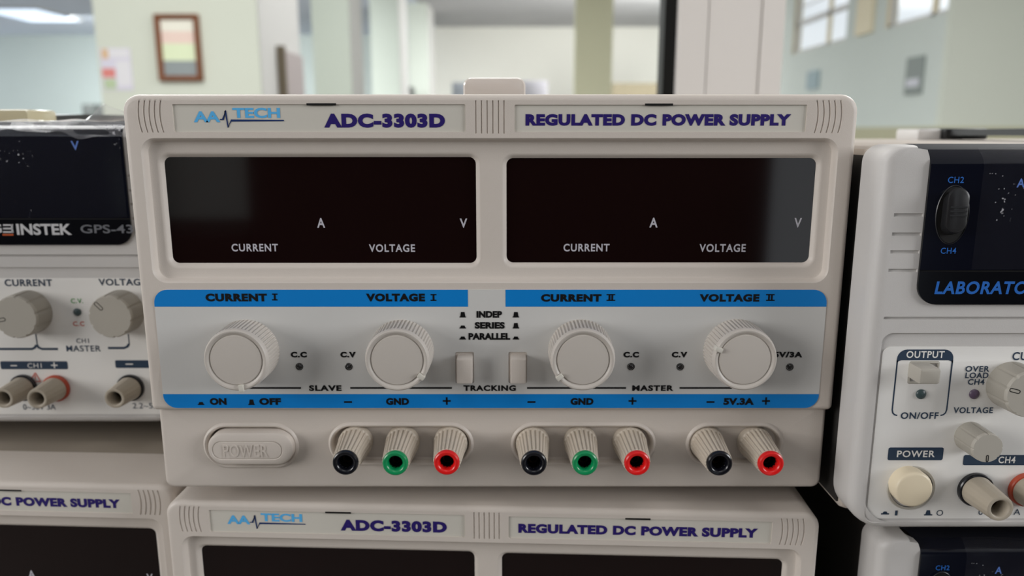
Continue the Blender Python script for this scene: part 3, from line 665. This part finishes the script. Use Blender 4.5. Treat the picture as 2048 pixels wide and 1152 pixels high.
# control overlay
yq = .0006
cb = (cl, -cl, R_(1900, 1038.5)[1], R_(1900, 695)[1])
b = MB(); q = rri(cb, 0, .0028); b.loft([(q, .0015), (q, yq)], 'gpanel', False)
sb = RB(1816.5, 1877.5, 722, 768, yq); shole = rri(sb, 0, .0008, 3); pbx = R_(1822, 976, yq); phole = ell(*pbx, .0089, .0086, 40)
b.fill(q, [shole, phole], yq, 'gpanel')
b.loft([(shole, yq), (rri(sb, .0006, .0008, 3), yq-.0003), (rri(sb, .0011, .0008, 3), yq)], 'gknobf'); b.loft([(rri(sb, .0011, .0008, 3), yq), (rri(sb, .0011, .0008, 3), .004)], 'dark', False); b.cap(rri(sb, .0011, .0008, 3), .004, 'dark')
b.loft([(phole, yq), (ell(*pbx, .0086, .0083, 40), yq-.0004), (ell(*pbx, .0078, .0075, 40), yq-.0003)], 'gknobf'); b.loft([(ell(*pbx, .0078, .0075, 40), yq-.0003), (ell(*pbx, .0076, .0073, 40), .004)], 'dark'); b.cap(ell(*pbx, .0076, .0073, 40), .004, 'dark')
y1 = yq-.00007; y2 = yq-.00014
# output frame
ob = RB(1789, 1901, 699, 831, y1); hz = R_(1845, 720.5, y1)[1]
top = rr(*ob, (.0001, .0001, .0034, .0034), 6)
b.flat([p_ for p_ in top if p_[1] > hz]+[(ob[0], hz-.0012), (ob[0]+.0006, hz-.0004), (ob[0]+.0016, hz), (ob[1]-.0016, hz), (ob[1]-.0006, hz-.0004), (ob[1], hz-.0012)], y1, 'slate')
ox = R_(1799, 831, y1)[0]-ob[0]
for s_ in (0, 1):
    X = lambda x: ob[0]+x if s_ == 0 else ob[1]-x
    b.line([(X(.0002), hz), (X(.0002), ob[2]+.0022), (X(.0005), ob[2]+.0010), (X(.0012), ob[2]+.0003), (X(.0022), ob[2])], .0005, y1, 'slate')
kw = dict(bold=.022, space=1.12)
rtext('OUTPUT', 1813, 1889, 702, 716, y2, 'gpanel', **kw); rtext('ON/OFF', 1801.5, 1877, 824.5, 838, y2, 'slate', **kw)
for s_, u0, u1, v in (('OVER', 1931, 1979, 732), ('LOAD', 1931, 1977, 745), ('CH4', 1936, 1969, 758)): rtext(s_, u0, u1, v, v+11.5, y2, 'slate', **kw)
rtext('VOLTAGE', 1907, 1986, 814.5, 826.5, y2, 'slate', **kw)
def bar(fn, u0, u1, v0, v1): b.flat(rri(GB(fn, u0, u1, v0, v1, y1), 0, .0007, 3), y1, 'slate')
bar(R_, 1776, 1886.5, 895, 920.5); rtext('POWER', 1794, 1870, 901, 914.5, y2, 'gpanel', **kw)
bar(R_, 1926.5, 2110, 910, 930.5); rtext('CH4', 1997, 2031, 913, 926.5, y2, 'gpanel', **kw)
def icon2(u0, u1, v0, v1):
    b.rect(*RB(u0, u1, v1-2.5, v1, y2), y2, 'slate'); x0, x1, z0, z1 = RB(u0+4, u1-4, v0, v1-2, y2); b.flat([(x0-.0002, z0), (x1+.0002, z0), (x1-.0002, z1), (x0+.0002, z1)], y2, 'slate')
icon2(1762, 1778, 1023, 1029); icon2(1848, 1864.5, 1020.5, 1031); rtext('O', 1873, 1886, 1020, 1031.5, y2, 'slate', bold=.0); b.rect(*RB(1790, 1795, 1021, 1031, y2), y2, 'slate')
rtext('0~5V  1A', 1957, 2041, 1018, 1030, y2, 'slate', bold=.0)
rtext('CURRENT', 2025, 2128, 704, 720.5, y2, 'slate', bold=.02, space=1.1)
# master channel on the right-hand end
ltext('CURRENT', 9, 104, 558.5, 572.5, y2, 'slate', bold=.02, space=1.1); ltext('VOLTAGE', 197, 292, 557.5, 571, y2, 'slate', bold=.02, space=1.1)
ltext('C.V.', 141.5, 166, 597, 606.5, y2, 'ggreen', bold=.015, space=1.1); ltext('C.C', 146, 168.5, 643, 652, y2, 'gred', bold=.015, space=1.1)
ltext('CH1', 152.5, 177.5, 677, 686, y2, 'slate', bold=.0, space=1.1); ltext('MASTER', 132.5, 201, 691, 703, y2, 'slate', bold=.008, space=1.08)
lw_ = .0011
b.line([Lf(-60, 698, y1), Lf(64, 698, y1), Lf(70, 695, y1), Lf(72.5, 690, y1)], lw_, y1, 'slate'); b.line([Lf(116, 698, y1), Lf(84, 698, y1), Lf(77, 695, y1), Lf(74, 690, y1)], lw_, y1, 'slate'); b.rect(*LB(71.8, 74.2, 668, 692, y1), y1, 'slate')
b.line([Lf(216, 696, y1), Lf(248, 696, y1), Lf(255, 693, y1), Lf(257.5, 688, y1)], lw_, y1, 'slate'); b.rect(*LB(256.5, 258.5, 668, 690, y1), y1, 'slate')
bar(Lf, 1, 135.5, 722.5, 738.5); ltext('CH1', 55, 83, 726.5, 736, y2, 'gpanel', bold=0)
b.rect(*LB(21, 34, 730.2, 732.4, y2), y2, 'gpanel'); b.rect(*LB(102, 115, 729.5, 731.7, y2), y2, 'gpanel'); b.rect(*LB(107.4, 109.6, 724.5, 736.5, y2), y2, 'gpanel')
bar(Lf, 230.5, 330, 720.5, 736); b.rect(*LB(251, 266, 727.2, 729.4, y2), y2, 'gpanel')
tri = [Lf(70, 745.5, y2), Lf(60, 763, y2), Lf(81, 763, y2), Lf(70.6, 745.5, y2)]; b.line(tri, .0004, y2, 'gred'); b.rect(*LB(69.6, 71.4, 750, 757, y2), y2, 'gred'); b.rect(*LB(69.6, 71.4, 758.6, 760.2, y2), y2, 'gred')
ltext('0~30V 3A', 46, 111, 808.5, 819.5, y2, 'slate', bold=0, space=1.0); ltext('2.2~5.2V', 265, 330, 806, 817, y2, 'slate', bold=0, space=1.0)
b.build('control_panel', gs)
# lamps
for fn, u, v, k in ((R_, 1841.5, 788, 'gled_g'), (R_, 1948, 788, 'gled_p'), (Lf, 155, 624, 'gled_g')):
    x, z = fn(u, v, yq); b = MB(); r = .0018; b.rev([(r, yq), (r, yq-.0004), (r*.8, yq-.0008), (r*.4, yq-.0011), (r*.02, yq-.0012)], x, z, k, 24); b.build('indicator_lamp', gs)
# output push switch and power button
x0, x1, z0, z1 = RB(1838, 1880, 736.5, 768.5, -.0068); b = MB(); b.box(x0, x1, -.0075, .003, z0, z1, 'gknobf', .0009); b.build('output_switch', gs)
b = MB(); x, z = R_(1829, 980.5, -.0050); b.rev([(.0068, .0035), (.0068, -.0040), (.0066, -.0046), (.0062, -.0050), (.0056, -.0052)], x, z, 'cream', 40, capf=True); b.build('power_button', gs)
# knobs
def gknob(fn, u, v, r, h, ang, n=10):
    x, z = fn(u, v, -h); b = MB(); rings = []; N = 120
    for (q, y) in ((r*1.03, yq), (r*1.03, yq-.0006), (r, -h+.0012), (r*.985, -h+.0005), (r*.95, -h)):
        p_ = []
        for i in range(N):
            a = radians(ang)+2*pi*(i+.5)/N; k = i % (N//n); dip = .045 if (k in (0, N//n-1) and y < yq-.0001) else 0
            p_.append((x+q*(1-dip)*cos(a), z+q*(1-dip)*sin(a)))
        rings.append((p_, y))
    b.loft(rings[:3], 'gknob'); b.loft(rings[2:], 'gknobf'); b.cap(rings[-1][0], -h, 'gknobf'); o = b.build('knob', gs, sharp=40)
    b = MB(); bx = (r*.45, r*.93, -r*.09, r*.09); O = rri(bx, 0, r*.085, 4); I = rri(bx, .0003, r*.085, 4)
    b.fill(O, [I], -.00005, 'dark'); m = b.build('pointer', o); m.location = (x, -h, z); m.rotation_euler = (0, -radians(ang), 0)
gknob(R_, 1976, 897, .00535, .0105, -87, 8)
gknob(R_, 2061, 790, .0083, .0105, 165)
gknob(Lf, 30, 635, .00985, .0108, -170); gknob(Lf, 220, 634, .00985, .0108, 133)
x2 = Lf(220, 634, -.0108)[0]
# binding posts
def post(fn, u, v, k, h=.0150):
    x, z = fn(u, v, -h); b = MB()
    b.rev([(.0054, .0005), (.0056, -.0016), (.00555, -.0020), (.0047, -h+.0006), (.0045, -h+.0001), (.0041, -h), (.0034, -h), (.0031, -h+.0003), (.0030, -h+.008)], x, z, 'gpost', ridge=(16, .00012, 2, 3)); o = b.build('binding_post', gs, sharp=50)
    b = MB(); b.rev([(.0030, -h+.0079), (.0004, -h+.0079)], x, z, 'dark', 24); b.rev([(.0021, -h+.0075), (.0019, -h+.0055), (.0015, -h+.0055), (.0013, -h+.0075)], x+.0003, z+.0003, 'brass', 24); b.build('socket', o)
    b = MB(); b.rev([(.0057, yq), (.0064, yq-.0003), (.0064, -.0010), (.0061, -.0014), (.0056, -.0015)], x, z, k, 36); b.build('ring', o)
post(R_, 2001, 1018, 'tip_black'); post(R_, 2108, 1018, 'gring_red')
post(Lf, 6, 797, 'tip_black'); post(Lf, 74, 798, 'gring_red'); post(Lf, 229, 797, 'tip_black')
# protective film and carrying strap
fx0 = R_(1951, 430)[0]
b = MB(); yf = yd_-.0004; pf = [(yf, zs+.0006), (yf, dzc), (yf+.0006, dzc+.0019), (.0006, dzc+.0034), (.0036, dzc+.0057)]
nx = 60; vs = []; fs = []
for j, (y, z) in enumerate(pf):
    for i in range(nx+1):
        x = fx0+(-dx0-.001-fx0)*i/nx; vs.append((x, y-.00015*(1+sin(x*310+j*1.3))*(j >= 1), z+.0002*sin(x*170+j)*(j > 1)))
for j in range(len(pf)-1):
    for i in range(nx): a = j*(nx+1)+i; fs.append((a, a+1, a+nx+2, a+nx+1))
b.add(vs, fs, 'film', True); b.build('protective_film', gs, sharp=80)
HT = GF+GH
b = MB(); b.box(-.013, .039, .052, .078, HT-.002, HT+.0068, 'olive', .0015); o = b.build('handle_mount', gs)
b = MB(); b.rev([(.0030, .0515), (.0030, .0505), (.0022, .0500), (.0016, .0505), (.0016, .0515)], -.0125, HT+.004, 'chrome', 24); b.build('mount_ring', o)
b = MB(); b.box(-.002, .0125, .222, .250, HT-.002, HT+.0058, 'gbeige', .0012); b.build('handle_mount', gs)
b = MB(); b.box(.0127, .039, .218, .252, HT-.0005, HT+.0062, 'strap', .0012)
pth = [(.080, .0010), (.11, .0024), (.15, .0028), (.19, .0026), (.219, .0022)]; vs = []
for y, z in pth:
    for x, dz in ((.015, 0), (.0155, .0036), (.0365, .0036), (.037, 0)): vs.append((x, y, HT+z*.8+dz))
fs = [(4*j+i, 4*j+(i+1) % 4, 4*j+4+(i+1) % 4, 4*j+4+i) for j in range(4) for i in range(4)]+[(0, 1, 2, 3), (16, 17, 18, 19)]
b.add(vs, fs, 'strap'); b.build('carrying_strap', gs)
GG = 'laboratory supplies with dark displays'
tag(gs, 'grey-beige laboratory supply with cream power button, top of the right-hand stack', 'power supply', GG)
o = dup(gs, (.2707, .2725-D, ZR-GF-GH), 0, ('handle_mount', 'carrying_strap')); tag(o, 'grey-beige laboratory supply underneath, only its dark filmed top corner in view', 'power supply', GG)
o = dup(gs, (CXL, DL-D, ZL), 0); tag(o, 'laboratory supply with black name band, topped by crumpled clear plastic at left', 'power supply', GG)

# crumpled clear plastic over the left laboratory supply
b = MB(); nx, ny = 120, 24; vs = []; fs = []
zt_ = ZL+GF+GH
pkf = lambda u: max(0, 1-abs(u-190)/(42 if u < 190 else 62))**1.1*.0078
for j in range(ny+1):
    for i in range(nx+1):
        u = -30+i/nx*285; x = at(u, 238, DL).x; tj = j/ny
        edge = .0016*sin(u*.021+.5)+.0008*sin(u*.067)
        if tj < .4:
            q = tj/.4; y = DL-D-.0022+q*.0100; z = zt_-.0052+edge*(1-q)+q*.0058+pkf(u)*q*q; y -= .0006*sin(u*.05+q*5)
            z += .00035*sin(u*.11+q*7)
        else:
            q = (tj-.4)/.6; y = DL-D+.0078+q*.045; z = zt_+.0006+pkf(u)*(1-q)**1.5+.0004*(1+sin(u*.06+q*6))
        vs.append((x, y, z))
for j in range(ny):
    for i in range(nx): a = j*(nx+1)+i; fs.append((a, a+1, a+nx+2, a+nx+1))
b.add(vs, fs, 'wrap', True)
tag(b.build('plastic_wrap', sharp=80), 'crumpled clear plastic lying over the dark supply at upper left', 'plastic wrap')

# the bench everything stands on
M['bench'] = mat('grey_laminate', (150, 146, 138), 0.5, 0.3, noise=0.04, nscale=20)
TZ = dn
bt = thing('workbench', (0, .1, 0))
b = MB(); b.box(-1.0, 1.0, -.18, .34, TZ-.03, TZ, 'bench', .003); b.build('tabletop', bt)
for s_ in (-1, 1):
    for y in (-.15, .31): b = MB(); b.box(s_*.95-.025, s_*.95+.025, y-.025, y+.025, 0, TZ-.03, 'alu', .003); b.build('leg', bt)
tag(bt, 'grey laboratory bench carrying all the stacked power supplies', 'workbench')
